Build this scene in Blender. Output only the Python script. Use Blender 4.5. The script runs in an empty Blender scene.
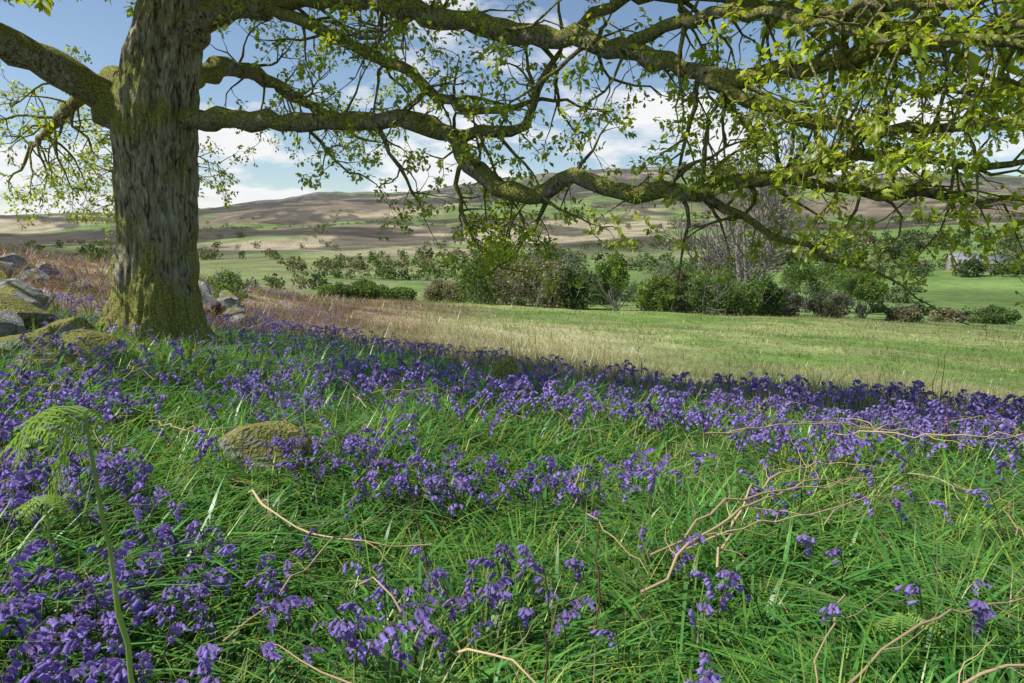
import bpy, math, random
import numpy as np
from mathutils import Vector, Matrix
random.seed(7); rng=np.random.default_rng(7)
scene=bpy.context.scene
scene.view_settings.view_transform='Standard'; scene.view_settings.look='None'
scene.view_settings.exposure=0

# ------------------------------------------------------------------ helpers
def sstep(a,b,x):
    t=np.clip((x-a)/(b-a),0,1); return t*t*(3-2*t)
_tabs={}
def vnoise(x,y,seed=0):
    if seed not in _tabs: _tabs[seed]=np.random.default_rng(seed+100).random((256,256))
    T=_tabs[seed]; xi=np.floor(x).astype(int); yi=np.floor(y).astype(int)
    fx=x-xi; fy=y-yi; fx=fx*fx*(3-2*fx); fy=fy*fy*(3-2*fy)
    a=T[xi&255,yi&255]; b=T[(xi+1)&255,yi&255]; c=T[xi&255,(yi+1)&255]; d=T[(xi+1)&255,(yi+1)&255]
    return (a*(1-fx)+b*fx)*(1-fy)+(c*(1-fx)+d*fx)*fy
def fbm(x,y,scale,seed=0,octv=4):
    x=np.asarray(x,float)/scale; y=np.asarray(y,float)/scale; s=0; a=.5; n=0
    for o in range(octv):
        s=s+a*vnoise(x+17.3*o,y-9.1*o,seed+o); n+=a; a*=.5; x=x*2.03; y=y*2.03
    return s/n
def make_mesh(name,V,Flist,mats,col=None,smooth=False,matidx=None):
    me=bpy.data.meshes.new(name); V=np.asarray(V,np.float32)
    me.vertices.add(len(V)); me.vertices.foreach_set('co',V.ravel())
    Flist=[np.asarray(F,np.int32) for F in Flist if len(F)]
    li=np.concatenate([F.ravel() for F in Flist]); tot=np.concatenate([np.full(len(F),F.shape[1],np.int32) for F in Flist])
    st=np.concatenate([[0],np.cumsum(tot)[:-1]]).astype(np.int32)
    me.loops.add(len(li)); me.loops.foreach_set('vertex_index',li)
    me.polygons.add(len(tot)); me.polygons.foreach_set('loop_start',st); me.polygons.foreach_set('loop_total',tot)
    if smooth: me.polygons.foreach_set('use_smooth',np.ones(len(tot),bool))
    if matidx is not None: me.polygons.foreach_set('material_index',np.asarray(matidx,np.int32))
    me.update(calc_edges=True)
    if col is not None:
        a=me.color_attributes.new('Col','FLOAT_COLOR','POINT')
        c=np.ones((len(V),4),np.float32); c[:,:3]=col; a.data.foreach_set('color',c.ravel())
    for m in mats: me.materials.append(m)
    return me
def add_obj(name,me,parent=None):
    o=bpy.data.objects.new(name,me); scene.collection.objects.link(o)
    if parent: o.parent=parent
    return o

# ------------------------------------------------------------------ materials
def newmat(name):
    m=bpy.data.materials.new(name); m.use_nodes=True; nt=m.node_tree
    for n in list(nt.nodes): nt.nodes.remove(n)
    return m,nt,nt.nodes,nt.links
def ramp(N,stops):
    r=N.new('ShaderNodeValToRGB'); e=r.color_ramp.elements
    while len(e)<len(stops): e.new(.5)
    for k,(p,c) in enumerate(stops): e[k].position=p; e[k].color=(*c,1)
    return r
def leaf_mat(name,transl=.35,rough=.5,spec=.3,tcol=(1.25,1.2,.6)):
    m,nt,N,L=newmat(name)
    out=N.new('ShaderNodeOutputMaterial'); p=N.new('ShaderNodeBsdfPrincipled'); t=N.new('ShaderNodeBsdfTranslucent'); mx=N.new('ShaderNodeMixShader')
    a=N.new('ShaderNodeAttribute'); a.attribute_name='Col'
    L.new(a.outputs['Color'],p.inputs['Base Color']); p.inputs['Roughness'].default_value=rough; p.inputs['Specular IOR Level'].default_value=spec
    v2=N.new('ShaderNodeVectorMath'); v2.operation='MULTIPLY'; v2.inputs[1].default_value=tcol; L.new(a.outputs['Color'],v2.inputs[0]); L.new(v2.outputs[0],t.inputs['Color'])
    mx.inputs[0].default_value=transl; L.new(p.outputs[0],mx.inputs[1]); L.new(t.outputs[0],mx.inputs[2]); L.new(mx.outputs[0],out.inputs[0])
    return m
M_grass=leaf_mat('grass_blade',.40,.36,.55)
M_bell=leaf_mat('bluebell_petal',.4,.55,.2,(1.15,.9,1.1))
M_leaf=leaf_mat('oak_leaf',.5,.42,.35,(1.65,1.5,.5))
M_fol=leaf_mat('distant_foliage',.3,.7,.1)
M_dry=leaf_mat('dry_stalk',.05,.8,.1,(1,1,1))
M_fern=leaf_mat('fern_green',.4,.5,.2)

def bark_mat(name,moss=.6,scale=1.0,zs=.28,lum=1.):
    m,nt,N,L=newmat(name)
    out=N.new('ShaderNodeOutputMaterial'); p=N.new('ShaderNodeBsdfPrincipled'); L.new(p.outputs[0],out.inputs[0])
    g=N.new('ShaderNodeNewGeometry'); mp=N.new('ShaderNodeMapping'); mp.inputs['Scale'].default_value=(1,1,zs); L.new(g.outputs['Position'],mp.inputs[0])
    n0=N.new('ShaderNodeTexNoise'); n0.inputs['Scale'].default_value=24*scale; n0.inputs['Detail'].default_value=5; n0.inputs['Roughness'].default_value=.65; n0.inputs['Distortion'].default_value=.9; L.new(mp.outputs[0],n0.inputs['Vector'])
    n2=N.new('ShaderNodeTexNoise'); n2.inputs['Scale'].default_value=2.2; n2.inputs['Detail'].default_value=3; L.new(g.outputs['Position'],n2.inputs['Vector'])
    r1=ramp(N,[(.36,tuple(lum*v for v in (.05,.042,.026))),(.46,tuple(lum*v for v in (.27,.235,.145))),(.58,tuple(lum*v for v in (.45,.41,.28))),(.72,tuple(lum*v for v in (.57,.55,.42)))]); L.new(n0.outputs['Fac'],r1.inputs[0])
    sx=N.new('ShaderNodeSeparateXYZ'); L.new(g.outputs['Normal'],sx.inputs[0])
    sp_=N.new('ShaderNodeSeparateXYZ'); L.new(g.outputs['Position'],sp_.inputs[0])
    lowm=N.new('ShaderNodeMapRange'); lowm.inputs[1].default_value=1.; lowm.inputs[2].default_value=.0; lowm.inputs[3].default_value=0; lowm.inputs[4].default_value=.28; L.new(sp_.outputs['Z'],lowm.inputs[0])
    ma=N.new('ShaderNodeMath'); ma.operation='MULTIPLY_ADD'; ma.inputs[1].default_value=.2; L.new(sx.outputs['Z'],ma.inputs[0]); L.new(n2.outputs['Fac'],ma.inputs[2])
    mb=N.new('ShaderNodeMath'); mb.operation='ADD'; L.new(ma.outputs[0],mb.inputs[0]); L.new(lowm.outputs[0],mb.inputs[1])
    mc=N.new('ShaderNodeMath'); mc.operation='MULTIPLY_ADD'; mc.inputs[1].default_value=.45; L.new(n0.outputs['Fac'],mc.inputs[0]); L.new(mb.outputs[0],mc.inputs[2])
    mr=N.new('ShaderNodeMapRange'); mr.inputs[1].default_value=.85-moss*.3; mr.inputs[2].default_value=1.0-moss*.3; mr.inputs[4].default_value=.92; L.new(mc.outputs[0],mr.inputs[0])
    nf=N.new('ShaderNodeTexNoise'); nf.inputs['Scale'].default_value=60; nf.inputs['Detail'].default_value=2; L.new(g.outputs['Position'],nf.inputs['Vector'])
    rm=ramp(N,[(.3,(.12,.125,.022)),(.52,(.35,.35,.07)),(.72,(.56,.54,.18))]); L.new(nf.outputs['Fac'],rm.inputs[0])
    mx=N.new('ShaderNodeMix'); mx.data_type='RGBA'; L.new(mr.outputs[0],mx.inputs[0]); L.new(r1.outputs[0],mx.inputs[6]); L.new(rm.outputs[0],mx.inputs[7])
    L.new(mx.outputs[2],p.inputs['Base Color']); p.inputs['Roughness'].default_value=.9; p.inputs['Specular IOR Level'].default_value=.15
    ms=N.new('ShaderNodeMath'); ms.operation='MULTIPLY_ADD'; ms.inputs[1].default_value=.25; L.new(nf.outputs['Fac'],ms.inputs[0]); L.new(n0.outputs['Fac'],ms.inputs[2])
    b=N.new('ShaderNodeBump'); b.inputs['Strength'].default_value=1; b.inputs['Distance'].default_value=.07; L.new(ms.outputs[0],b.inputs['Height']); L.new(b.outputs[0],p.inputs['Normal'])
    return m
M_trunk=bark_mat('oak_bark',.52,1.0,.2,1.2); M_limb=bark_mat('mossy_bark',.9,1.3,.6,1.1)
def plain(name,c,rough=.8,ns=2.,am=.15):
    m,nt,N,L=newmat(name); out=N.new('ShaderNodeOutputMaterial'); p=N.new('ShaderNodeBsdfPrincipled'); L.new(p.outputs[0],out.inputs[0])
    g=N.new('ShaderNodeNewGeometry'); nz=N.new('ShaderNodeTexNoise'); nz.inputs['Scale'].default_value=ns; nz.inputs['Detail'].default_value=6; L.new(g.outputs['Position'],nz.inputs['Vector'])
    r=ramp(N,[(.3,tuple(v*(1-am) for v in c)),(.7,tuple(v*(1+am) for v in c))]); L.new(nz.outputs['Fac'],r.inputs[0]); L.new(r.outputs[0],p.inputs['Base Color']); p.inputs['Roughness'].default_value=rough; return m
M_bare=plain('grey_bark',(.24,.22,.18),.9,3,.3)
def rock_mat(name,moss=.5):
    m,nt,N,L=newmat(name)
    out=N.new('ShaderNodeOutputMaterial'); p=N.new('ShaderNodeBsdfPrincipled'); L.new(p.outputs[0],out.inputs[0])
    g=N.new('ShaderNodeNewGeometry')
    n1=N.new('ShaderNodeTexNoise'); n1.inputs['Scale'].default_value=9; n1.inputs['Detail'].default_value=9; L.new(g.outputs['Position'],n1.inputs['Vector'])
    r1=ramp(N,[(.3,(.10,.095,.085)),(.5,(.28,.27,.25)),(.62,(.42,.41,.38)),(.75,(.58,.58,.54))]); L.new(n1.outputs['Fac'],r1.inputs[0])
    nm=N.new('ShaderNodeTexNoise'); nm.inputs['Scale'].default_value=3.5; nm.inputs['Detail'].default_value=7; L.new(g.outputs['Position'],nm.inputs['Vector'])
    sx=N.new('ShaderNodeSeparateXYZ'); L.new(g.outputs['Normal'],sx.inputs[0])
    ma=N.new('ShaderNodeMath'); ma.operation='MULTIPLY_ADD'; ma.inputs[1].default_value=.2; L.new(sx.outputs['Z'],ma.inputs[0]); L.new(nm.outputs['Fac'],ma.inputs[2])
    mr=N.new('ShaderNodeMapRange'); mr.inputs[1].default_value=.85-moss*.45; mr.inputs[2].default_value=.93-moss*.45; L.new(ma.outputs[0],mr.inputs[0])
    nf=N.new('ShaderNodeTexNoise'); nf.inputs['Scale'].default_value=55; nf.inputs['Detail'].default_value=4; L.new(g.outputs['Position'],nf.inputs['Vector'])
    rm=ramp(N,[(.3,(.09,.09,.02)),(.55,(.26,.25,.055)),(.75,(.45,.41,.14))]); L.new(nf.outputs['Fac'],rm.inputs[0])
    mx=N.new('ShaderNodeMix'); mx.data_type='RGBA'; L.new(mr.outputs[0],mx.inputs[0]); L.new(r1.outputs[0],mx.inputs[6]); L.new(rm.outputs[0],mx.inputs[7])
    L.new(mx.outputs[2],p.inputs['Base Color']); p.inputs['Roughness'].default_value=.92
    b=N.new('ShaderNodeBump'); b.inputs['Strength'].default_value=.9; b.inputs['Distance'].default_value=.04
    ad=N.new('ShaderNodeMath'); ad.operation='ADD'; L.new(n1.outputs['Fac'],ad.inputs[0]); L.new(nf.outputs['Fac'],ad.inputs[1]); L.new(ad.outputs[0],b.inputs['Height']); L.new(b.outputs[0],p.inputs['Normal'])
    return m
M_rock=rock_mat('lichen_stone',.4); M_mossrock=rock_mat('mossy_stone',.78)

def ground_mat():
    m,nt,N,L=newmat('meadow_ground')
    out=N.new('ShaderNodeOutputMaterial'); p=N.new('ShaderNodeBsdfPrincipled'); L.new(p.outputs[0],out.inputs[0])
    a=N.new('ShaderNodeAttribute'); a.attribute_name='Col'; g=N.new('ShaderNodeNewGeometry')
    cur=None
    for sc,am,ds in ((7,.4,3),(.45,.25,4),(.03,.35,6)):
        nz=N.new('ShaderNodeTexNoise'); nz.inputs['Scale'].default_value=sc; nz.inputs['Detail'].default_value=ds; L.new(g.outputs['Position'],nz.inputs['Vector'])
        mr=N.new('ShaderNodeMapRange'); mr.inputs[1].default_value=.3; mr.inputs[2].default_value=.7; mr.inputs[3].default_value=1-am; mr.inputs[4].default_value=1+am; L.new(nz.outputs['Fac'],mr.inputs[0])
        if cur is None: cur=mr.outputs[0]
        else:
            mm=N.new('ShaderNodeMath'); mm.operation='MULTIPLY'; L.new(cur,mm.inputs[0]); L.new(mr.outputs[0],mm.inputs[1]); cur=mm.outputs[0]
    vm=N.new('ShaderNodeVectorMath'); vm.operation='SCALE'; L.new(a.outputs['Color'],vm.inputs[0]); L.new(cur,vm.inputs['Scale']); L.new(vm.outputs[0],p.inputs['Base Color'])
    p.inputs['Roughness'].default_value=.95; p.inputs['Specular IOR Level'].default_value=.05
    return m
M_ground=ground_mat()

# ------------------------------------------------------------------ terrain
RK=np.array([1,2,4,6,8,12,18,30,45,60,70,100,160,300,600,1200,2400,3500,6000.])
COLS=[(-180,[0,.02,.05,.1,.1,.3,.5,1,1.5,2,2.5,4,6,10,20,40,80,100,60]),
(-100,[.02,.08,.25,.45,.7,1.1,1.8,3,4,4.5,4.5,5,6,8,10,20,50,80,40]),
(-36.8,[0,.05,.2,.3,.38,.50,.72,1.05,.2,-2,-3,-5,-8,-10,-8,6,55,85,20]),
(-27.6,[0,0,.05,.05,0,-.12,-.12,.1,-.4,-2.5,-4,-6,-10,-12,-8,10,75,115,30]),
(-17.2,[0,0,0,-.1,-.2,-.5,-.9,-1.5,-2.2,-4,-5,-7,-9.6,-11,-7,22,118,210,60]),
(0,[0,0,-.05,-.2,-.4,-.9,-1.6,-2.4,-3.3,-4.3,-5,-7,-11,-13,-6,30,165,325,120]),
(15.4,[0,0,-.05,-.25,-.5,-1.1,-1.9,-2.7,-3.7,-4.8,-5.5,-8,-11,-13,-5,32,185,400,160]),
(36.8,[0,0,0,-.2,-.45,-1.1,-1.9,-2.9,-4.1,-5.2,-5.9,-8,-8.5,-6,3,35,145,240,110]),
(100,[0,-.05,-.15,-.3,-.5,-1,-1.7,-2.8,-4,-5,-6,-8,-10,-14,-10,10,70,110,60]),
(180,[0,.02,.05,.1,.1,.3,.5,1,1.5,2,2.5,4,6,10,20,40,80,100,60])]
LR=np.arange(-1.2,8.8,.02); AZ=np.arange(-180,181,1.)
g0=np.array([np.interp(LR,np.log(RK),c[1]) for c in COLS]); caz=np.array([c[0] for c in COLS],float)
G=np.array([np.interp(AZ,caz,g0[:,j]) for j in range(len(LR))]).T
def gauss(A,s,ax):
    n=int(3*s)+1; k=np.exp(-.5*(np.arange(-n,n+1)/s)**2); k/=k.sum()
    if ax==0: P=np.concatenate([A[-n-1:-1],A,A[1:n+1]],0)
    else: P=np.pad(A,((0,0),(n,n)),mode='edge')
    return np.apply_along_axis(lambda v:np.convolve(v,k,'valid'),ax,P)
G=gauss(G,4,0); G=gauss(G,5,1)
def H(x,y):
    x=np.asarray(x,float); y=np.asarray(y,float); r=np.hypot(x,y)+1e-6; az=np.degrees(np.arctan2(x,y)); lr=np.log(r)
    fi=(az+180); fj=np.clip((lr+1.2)/.02,0,len(LR)-1.001); fi=np.clip(fi,0,359.999)
    i=fi.astype(int); j=fj.astype(int); u=fi-i; v=fj-j
    z=(G[i,j]*(1-v)+G[i,j+1]*v)*(1-u)+(G[i+1,j]*(1-v)+G[i+1,j+1]*v)*u
    z=z*sstep(.2,1.2,r)
    z=z+(fbm(x,y,1.3,3,3)-.5)*.14+ (fbm(x,y,9,5,3)-.5)*.5*sstep(8,30,r)*(1-sstep(300,600,r))
    z=z+(fbm(x,y,420,8,4)-.5)*80*sstep(700,2500,r)+(fbm(x,y,120,9,3)-.5)*14*sstep(300,800,r)
    return z
def Hs(x,y): return float(H(np.array([x]),np.array([y]))[0])

def edgeY(x): return np.interp(x,[-14,-7,-4.6,-3.2,-2,0,1.7,4.5,9,14],[8,8.5,10,12.5,11,8.2,6.4,5.9,5.6,5.5])
def lerp3(a,b,t): return a*(1-t[...,None])+b*t[...,None]
def zone(x,y):
    r=np.hypot(x,y); C=lambda *c: np.array(c,float)
    n1=fbm(x,y,2.2,11); n2=fbm(x,y,9,15); n3=fbm(x,y,60,19); n4=fbm(x,y,500,23,5)
    base=np.zeros(np.shape(x)+(3,))+C(.155,.24,.055)
    base=lerp3(base,C(.29,.32,.12)+np.zeros_like(base),sstep(.36,.60,n2*.6+n1*.4))
    straw=C(.50,.44,.26)+np.zeros_like(base); litter=lerp3(C(.42,.29,.19)+np.zeros_like(base),C(.19,.12,.08)+np.zeros_like(base),sstep(.38,.56,n1))
    st=np.maximum(sstep(7,0,x-.06*(y-12))*sstep(38,16,y)*.9,.75*sstep(19,8,y))*sstep(.25,.5,n1*.6+n2*.4)
    base=lerp3(base,straw,st)
    bk=sstep(2.5,-2.5,x+.1*(y-14)+1+(n2-.5)*8)*sstep(75,50,r)
    bk=bk*(.7+.3*sstep(.35,.5,n1))
    base=lerp3(base,litter,np.clip(bk,0,1))
    cx=np.floor((x*.8+y*.25+(n3-.5)*12)/62).astype(int); cy=np.floor((y*.9-x*.2+(n3-.5)*20)/85).astype(int)
    hsh=((cx*73856093)^(cy*19349663))&1023; hv=hsh/1023.
    f=np.where((hv<.4)[...,None],C(.15,.225,.065),np.where((hv<.7)[...,None],C(.20,.24,.09),C(.28,.26,.15)))
    f=lerp3(f,C(.27,.25,.13)+np.zeros_like(f),sstep(.4,.6,fbm(x,y,22,151,3))*.6*sstep(30,-10,x))
    base=lerp3(base,f,sstep(66,74,r))
    moor=lerp3(C(.37,.315,.205)+np.zeros_like(base),C(.205,.165,.115)+np.zeros_like(base),sstep(.43,.50,n4))
    gl=sstep(.51,.57,fbm(x,y,260,31,5)+.10*sstep(1500,600,r))
    moor=lerp3(moor,C(.17,.225,.08)+np.zeros_like(base),gl)
    moor=lerp3(moor,C(.075,.062,.05)+np.zeros_like(base),sstep(.51,.55,fbm(x*.5,y,200,37,5))*.9)
    moor=lerp3(moor,C(.07,.065,.05)+np.zeros_like(base),sstep(.56,.60,fbm(x,y*.6,70,137,4))*.75)
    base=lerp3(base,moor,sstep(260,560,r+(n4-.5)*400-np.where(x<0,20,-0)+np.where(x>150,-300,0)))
    haze_paint=sstep(900,4200,r)*.22  # aerial haze painted into the ground colour, stronger with distance
    base=lerp3(base,C(.25,.28,.32)+np.zeros_like(base),haze_paint)
    e=edgeY(x); inn=sstep(.6,-.6,y-e+(n1-.5)*2)
    soil=lerp3(C(.045,.065,.02)+np.zeros_like(base),C(.10,.09,.04)+np.zeros_like(base),n1)
    return lerp3(base,soil,inn)

az=np.unique(np.concatenate([np.arange(-180,-48,2.),np.arange(-48,48,.22),np.arange(48,180,2.)]))
rr=np.exp(np.linspace(math.log(.25),math.log(6500),430))
A,R=np.meshgrid(np.radians(az),rr,indexing='ij'); X=np.sin(A)*R; Y=np.cos(A)*R; Z=H(X,Y)
na,nr=X.shape; idx=np.arange(na*nr).reshape(na,nr)
i2=np.roll(idx,-1,0); F=np.stack([idx[:,:-1],idx[:,1:],i2[:,1:],i2[:,:-1]],-1).reshape(-1,4)[:, ::-1]
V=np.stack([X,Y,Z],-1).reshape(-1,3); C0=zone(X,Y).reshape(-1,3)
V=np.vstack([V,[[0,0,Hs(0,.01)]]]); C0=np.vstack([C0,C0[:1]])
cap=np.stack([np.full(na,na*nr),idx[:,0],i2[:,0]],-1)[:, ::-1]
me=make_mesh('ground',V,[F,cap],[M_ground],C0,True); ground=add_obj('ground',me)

# ------------------------------------------------------------------ grass
def blades(P,h,w,phi,lean,curve,col,ns):
    n=len(P); dx=np.cos(phi); dy=np.sin(phi); Vs=[];Cs=[]
    tw=rng.uniform(-.6,.6,n)
    for j in range(ns+1):
        t=j/ns; hd=h*(lean*t+curve*t*t); zz=h*(t-.42*np.minimum(curve,1.4)*t*t*t)
        px=P[:,0]+dx*hd; py=P[:,1]+dy*hd; pz=P[:,2]+zz-.01
        ww=w*.5*(1-t**2.2)*(.75+.25*math.sin(min(1,t*2)*1.57))+.0002
        a=phi+math.pi/2+tw*t; sx=np.cos(a)*ww; sy=np.sin(a)*ww
        Vs+= [np.stack([px-sx,py-sy,pz],-1),np.stack([px+sx,py+sy,pz],-1)]
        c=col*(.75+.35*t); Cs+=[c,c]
    V=np.stack(Vs,1).reshape(-1,3); C=np.stack(Cs,1).reshape(-1,3); k=2*(ns+1)
    b=(np.arange(n)*k)[:,None,None]; q=np.array([[2*j,2*j+1,2*j+3,2*j+2] for j in range(ns)])[None]
    return V,(b+q).reshape(-1,4),C
def sample(n,r0,r1,a0,a1,powr=0.):
    u=rng.random(n)
    if abs(powr)<1e-6: r=r0*(r1/r0)**u
    else: r=(r0**powr+u*(r1**powr-r0**powr))**(1/powr)
    a=np.radians(rng.uniform(a0,a1,n)); return np.sin(a)*r,np.cos(a)*r,r
TX,TY=-4.05,7.75
def meadow(n,r0,r1,ns,kind):
    x,y,r=sample(n,r0,r1,-52,48,.8)
    k=(y<edgeY(x)+rng.normal(0,.35,n))&(np.hypot(x-TX,y-TY)>.62); x=x[k];y=y[k];r=r[k];n=len(x)
    cl=.19; cx=(np.floor(x/cl)+.5+ (vnoise(np.floor(x/cl)*3.7,np.floor(y/cl)*5.3,41)-.5)*.95)*cl; cy=(np.floor(y/cl)+.5+(vnoise(np.floor(x/cl)*2.7,np.floor(y/cl)*7.3,42)-.5)*.95)*cl
    pull=rng.uniform(0.1,.95,n); ox=x-cx; oy=y-cy; x=x-ox*pull; y=y-oy*pull
    cv_=vnoise(np.floor(cx/cl)*5.1+.5,np.floor(cy/cl)*3.3+.5,49)
    dn=fbm(x,y,.8,44,3)
    P=np.stack([x,y,H(x,y)],-1)
    if kind=='strap':
        h=rng.uniform(.14,.34,n)*(.6+.6*dn+.3*cv_); w=rng.uniform(.010,.021,n)*(1+.05*r); lean=rng.uniform(.1,.8,n); cv=rng.uniform(.3,1.9,n)
        col=np.array([.10,.26,.05])*rng.uniform(.55,1.5,(n,1))*(.7+.6*cv_[:,None])+rng.normal(0,.01,(n,3))
    else:
        h=rng.uniform(.1,.34,n)*(.55+.7*dn+.3*cv_); w=rng.uniform(.003,.006,n)*(1+.16*r); lean=rng.uniform(0,.9,n); cv=rng.uniform(0,1.4,n)
        g=sstep(.3,.7,fbm(x,y,1.1,47,3)*.6+cv_*.4)[:,None]
        col=np.array([.15,.32,.05])*(1-g)+np.array([.42,.55,.09])*g; col=col*rng.uniform(.65,1.35,(n,1))
        d=rng.random(n)<.11; col[d]=np.array([.55,.45,.26])*rng.uniform(.5,1.1,(d.sum(),1))
    phi=np.arctan2(y-cy,x-cx)+rng.normal(0,.8,n)
    edge=np.clip((edgeY(x)-y)/2.0,.35,1); h=h*np.where(r>4.5,edge,1)
    return blades(P,h,w,phi,lean,cv,np.clip(col,.004,1),ns)
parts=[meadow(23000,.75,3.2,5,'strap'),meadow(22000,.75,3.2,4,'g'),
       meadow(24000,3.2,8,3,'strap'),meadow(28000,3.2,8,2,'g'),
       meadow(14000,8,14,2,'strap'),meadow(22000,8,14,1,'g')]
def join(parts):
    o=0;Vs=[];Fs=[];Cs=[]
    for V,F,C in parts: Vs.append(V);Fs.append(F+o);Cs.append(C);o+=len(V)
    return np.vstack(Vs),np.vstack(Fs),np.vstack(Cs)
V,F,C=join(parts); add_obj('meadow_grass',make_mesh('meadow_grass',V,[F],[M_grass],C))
n=120000; x,y,r=sample(n,5.0,75,-54,52); k=(y>edgeY(x)-.5)&(H(x,y)<3)
x=x[k];y=y[k];r=r[k];n=len(x)
zc=zone(x,y); br=np.clip((zc[:,0]/zc[:,1]-.75)/.4,0,1)
tuft=sstep(.5,.66,fbm(x,y,.9,78,3))
h=(rng.uniform(.04,.10,n)*(1-br)+rng.uniform(.06,.28,n)*br)*(1+.008*r)*(.4+fbm(x,y,1.5,77,3)+1.5*tuft*(1-.5*br)); w=.003+.0013*r*rng.uniform(.6,1.2,n)
col=zc*rng.uniform(.65,1.35,(n,1)); gg=rng.random(n)<.2*br; col[gg]=[.15,.26,.05]; gd=(rng.random(n)<.12)&(x>-4); col[gd]=np.array([.5,.43,.26])*rng.uniform(.7,1.1,(gd.sum(),1))
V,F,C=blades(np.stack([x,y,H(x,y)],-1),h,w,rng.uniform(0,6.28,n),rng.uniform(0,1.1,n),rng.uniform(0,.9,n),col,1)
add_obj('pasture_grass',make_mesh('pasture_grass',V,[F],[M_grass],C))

# ------------------------------------------------------------------ tubes
def tube(pts,rad,sides):
    P=np.array([tuple(p) for p in pts]); n=len(P); T=np.gradient(P,axis=0); T/=np.linalg.norm(T,axis=1)[:,None]+1e-9
    ref=np.array([0,0,1.]) if abs(T[:,2]).mean()<.8 else np.array([1.,0,0])
    S=np.cross(T,ref); S/=np.linalg.norm(S,axis=1)[:,None]+1e-9; U=np.cross(S,T)
    a=np.linspace(0,2*math.pi,sides,endpoint=False); R=np.asarray(rad)[:,None,None]
    V=P[:,None]+R*(np.cos(a)[None,:,None]*S[:,None]+np.sin(a)[None,:,None]*U[:,None])
    i=np.arange(n*sides).reshape(n,sides); j=np.roll(i,-1,1)
    F=np.stack([i[:-1],j[:-1],j[1:],i[1:]],-1).reshape(-1,4)
    return V.reshape(-1,3),F
def tubes_mesh(name,lst,mats,col=None):
    Vs=[];Fs=[];Cs=[];o=0
    for t in lst:
        V,F=tube(t[0],t[1],t[2]); Vs.append(V);Fs.append(F+o);o+=len(V)
        if col is not None: Cs.append(np.tile(np.array(t[3]),(len(V),1)))
    return make_mesh(name,np.vstack(Vs),[np.vstack(Fs)],mats,np.vstack(Cs) if col is not None else None,True)

# ------------------------------------------------------------------ bluebells
def bluebell(nb,sides,rings,seed,stems=3):
    rg=np.random.default_rng(seed); Vs=[];Fs=[];Cs=[];o=0
    path=np.array([[0,0,0],[.004,0,.13],[.01,0,.22],[.028,0,.275],[.055,0,.292],[.078,0,.285]]); path[:,1]+=rg.normal(0,.006,6)*[0,1,1,1,1,1]
    V,F=tube(path,[.0022,.0022,.002,.0016,.0012,.001],stems); Vs.append(V);Fs.append(F);Cs.append(np.tile([.12,.16,.08],(len(V),1)));o+=len(V)
    seg=np.linspace(0,1,6)
    prof={4:([0,.004,.013,.018,.021],[.0012,.0046,.005,.0062,.0105]),2:([0,.008,.020],[.002,.006,.0095])}[rings]
    for b in range(nb):
        t=.42+.58*(b+.5)/nb; p=np.array([np.interp(t,seg,path[:,k]) for k in range(3)])
        side=rg.uniform(-1.1,1.1); out=np.array([.75*math.cos(side)+.15,.8*math.sin(side),0])
        droop=rg.uniform(.7,1.6)*(1-.35*t); ax=out+np.array([0,0,-droop]); ax/=np.linalg.norm(ax)
        s=rg.uniform(.9,1.2)*(1.12-.35*t); q=p+out*.009*s+np.array([0,0,.002])
        S=np.cross(ax,[0,0,1.]); S/=np.linalg.norm(S); U=np.cross(S,ax)
        a=np.linspace(0,2*math.pi,sides,endpoint=False); rows=[];cc=[]
        base=np.array([.33,.255,.62])*rg.uniform(.65,1.25)+np.array([.05,.01,0])*rg.uniform(-.5,1.2)
        for k,(l,rad) in enumerate(zip(*prof)):
            rk=np.full(sides,rad*s); lk=np.full(sides,l*s)
            if k==rings and sides==12: rk=np.where(np.arange(12)%2==0,rk,rk*.52); lk=np.where(np.arange(12)%2==0,lk,lk-.005*s)
            rows.append(q+ax*lk[:,None]+rk[:,None]*(np.cos(a)[:,None]*S+np.sin(a)[:,None]*U)); cc.append(np.tile(base*(.8+.16*k*4/rings*.6),(sides,1)))
        V=np.vstack(rows); i=np.arange(len(V)).reshape(-1,sides); j=np.roll(i,-1,1)
        F=np.stack([i[:-1],j[:-1],j[1:],i[1:]],-1).reshape(-1,4)
        Vs.append(V);Fs.append(F+o);Cs.append(np.vstack(cc));o+=len(V)
    return np.vstack(Vs),np.vstack(Fs),np.clip(np.vstack(Cs),0,.95)
def scatter(tmpls,x,y,smin,smax):
    out=[]; which=rng.integers(0,len(tmpls),len(x)); z=H(x,y)
    for t,(V,F,C) in enumerate(tmpls):
        k=which==t; m=k.sum()
        if not m: continue
        a=rng.uniform(0,6.28,m); s=rng.uniform(smin,smax,m); ca=np.cos(a)[:,None]*s[:,None]; sa=np.sin(a)[:,None]*s[:,None]
        tl=rng.normal(0,.15,(m,2))
        W=np.stack([V[None,:,0]*ca-V[None,:,1]*sa,V[None,:,0]*sa+V[None,:,1]*ca,V[None,:,2]*s[:,None]],-1)
        W[:,:,0]+=W[:,:,2]*tl[:,:1]; W[:,:,1]+=W[:,:,2]*tl[:,1:]
        W+=np.stack([x[k],y[k],z[k]],-1)[:,None]
        Fm=(F[None]+(np.arange(m)*len(V))[:,None,None]).reshape(-1,4)
        tint=rng.uniform(.7,1.25,(m,1,1)); Cm=np.clip((C[None]*tint),0,.95).reshape(-1,3)
        out.append((W.reshape(-1,3),Fm,Cm))
    return out
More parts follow.
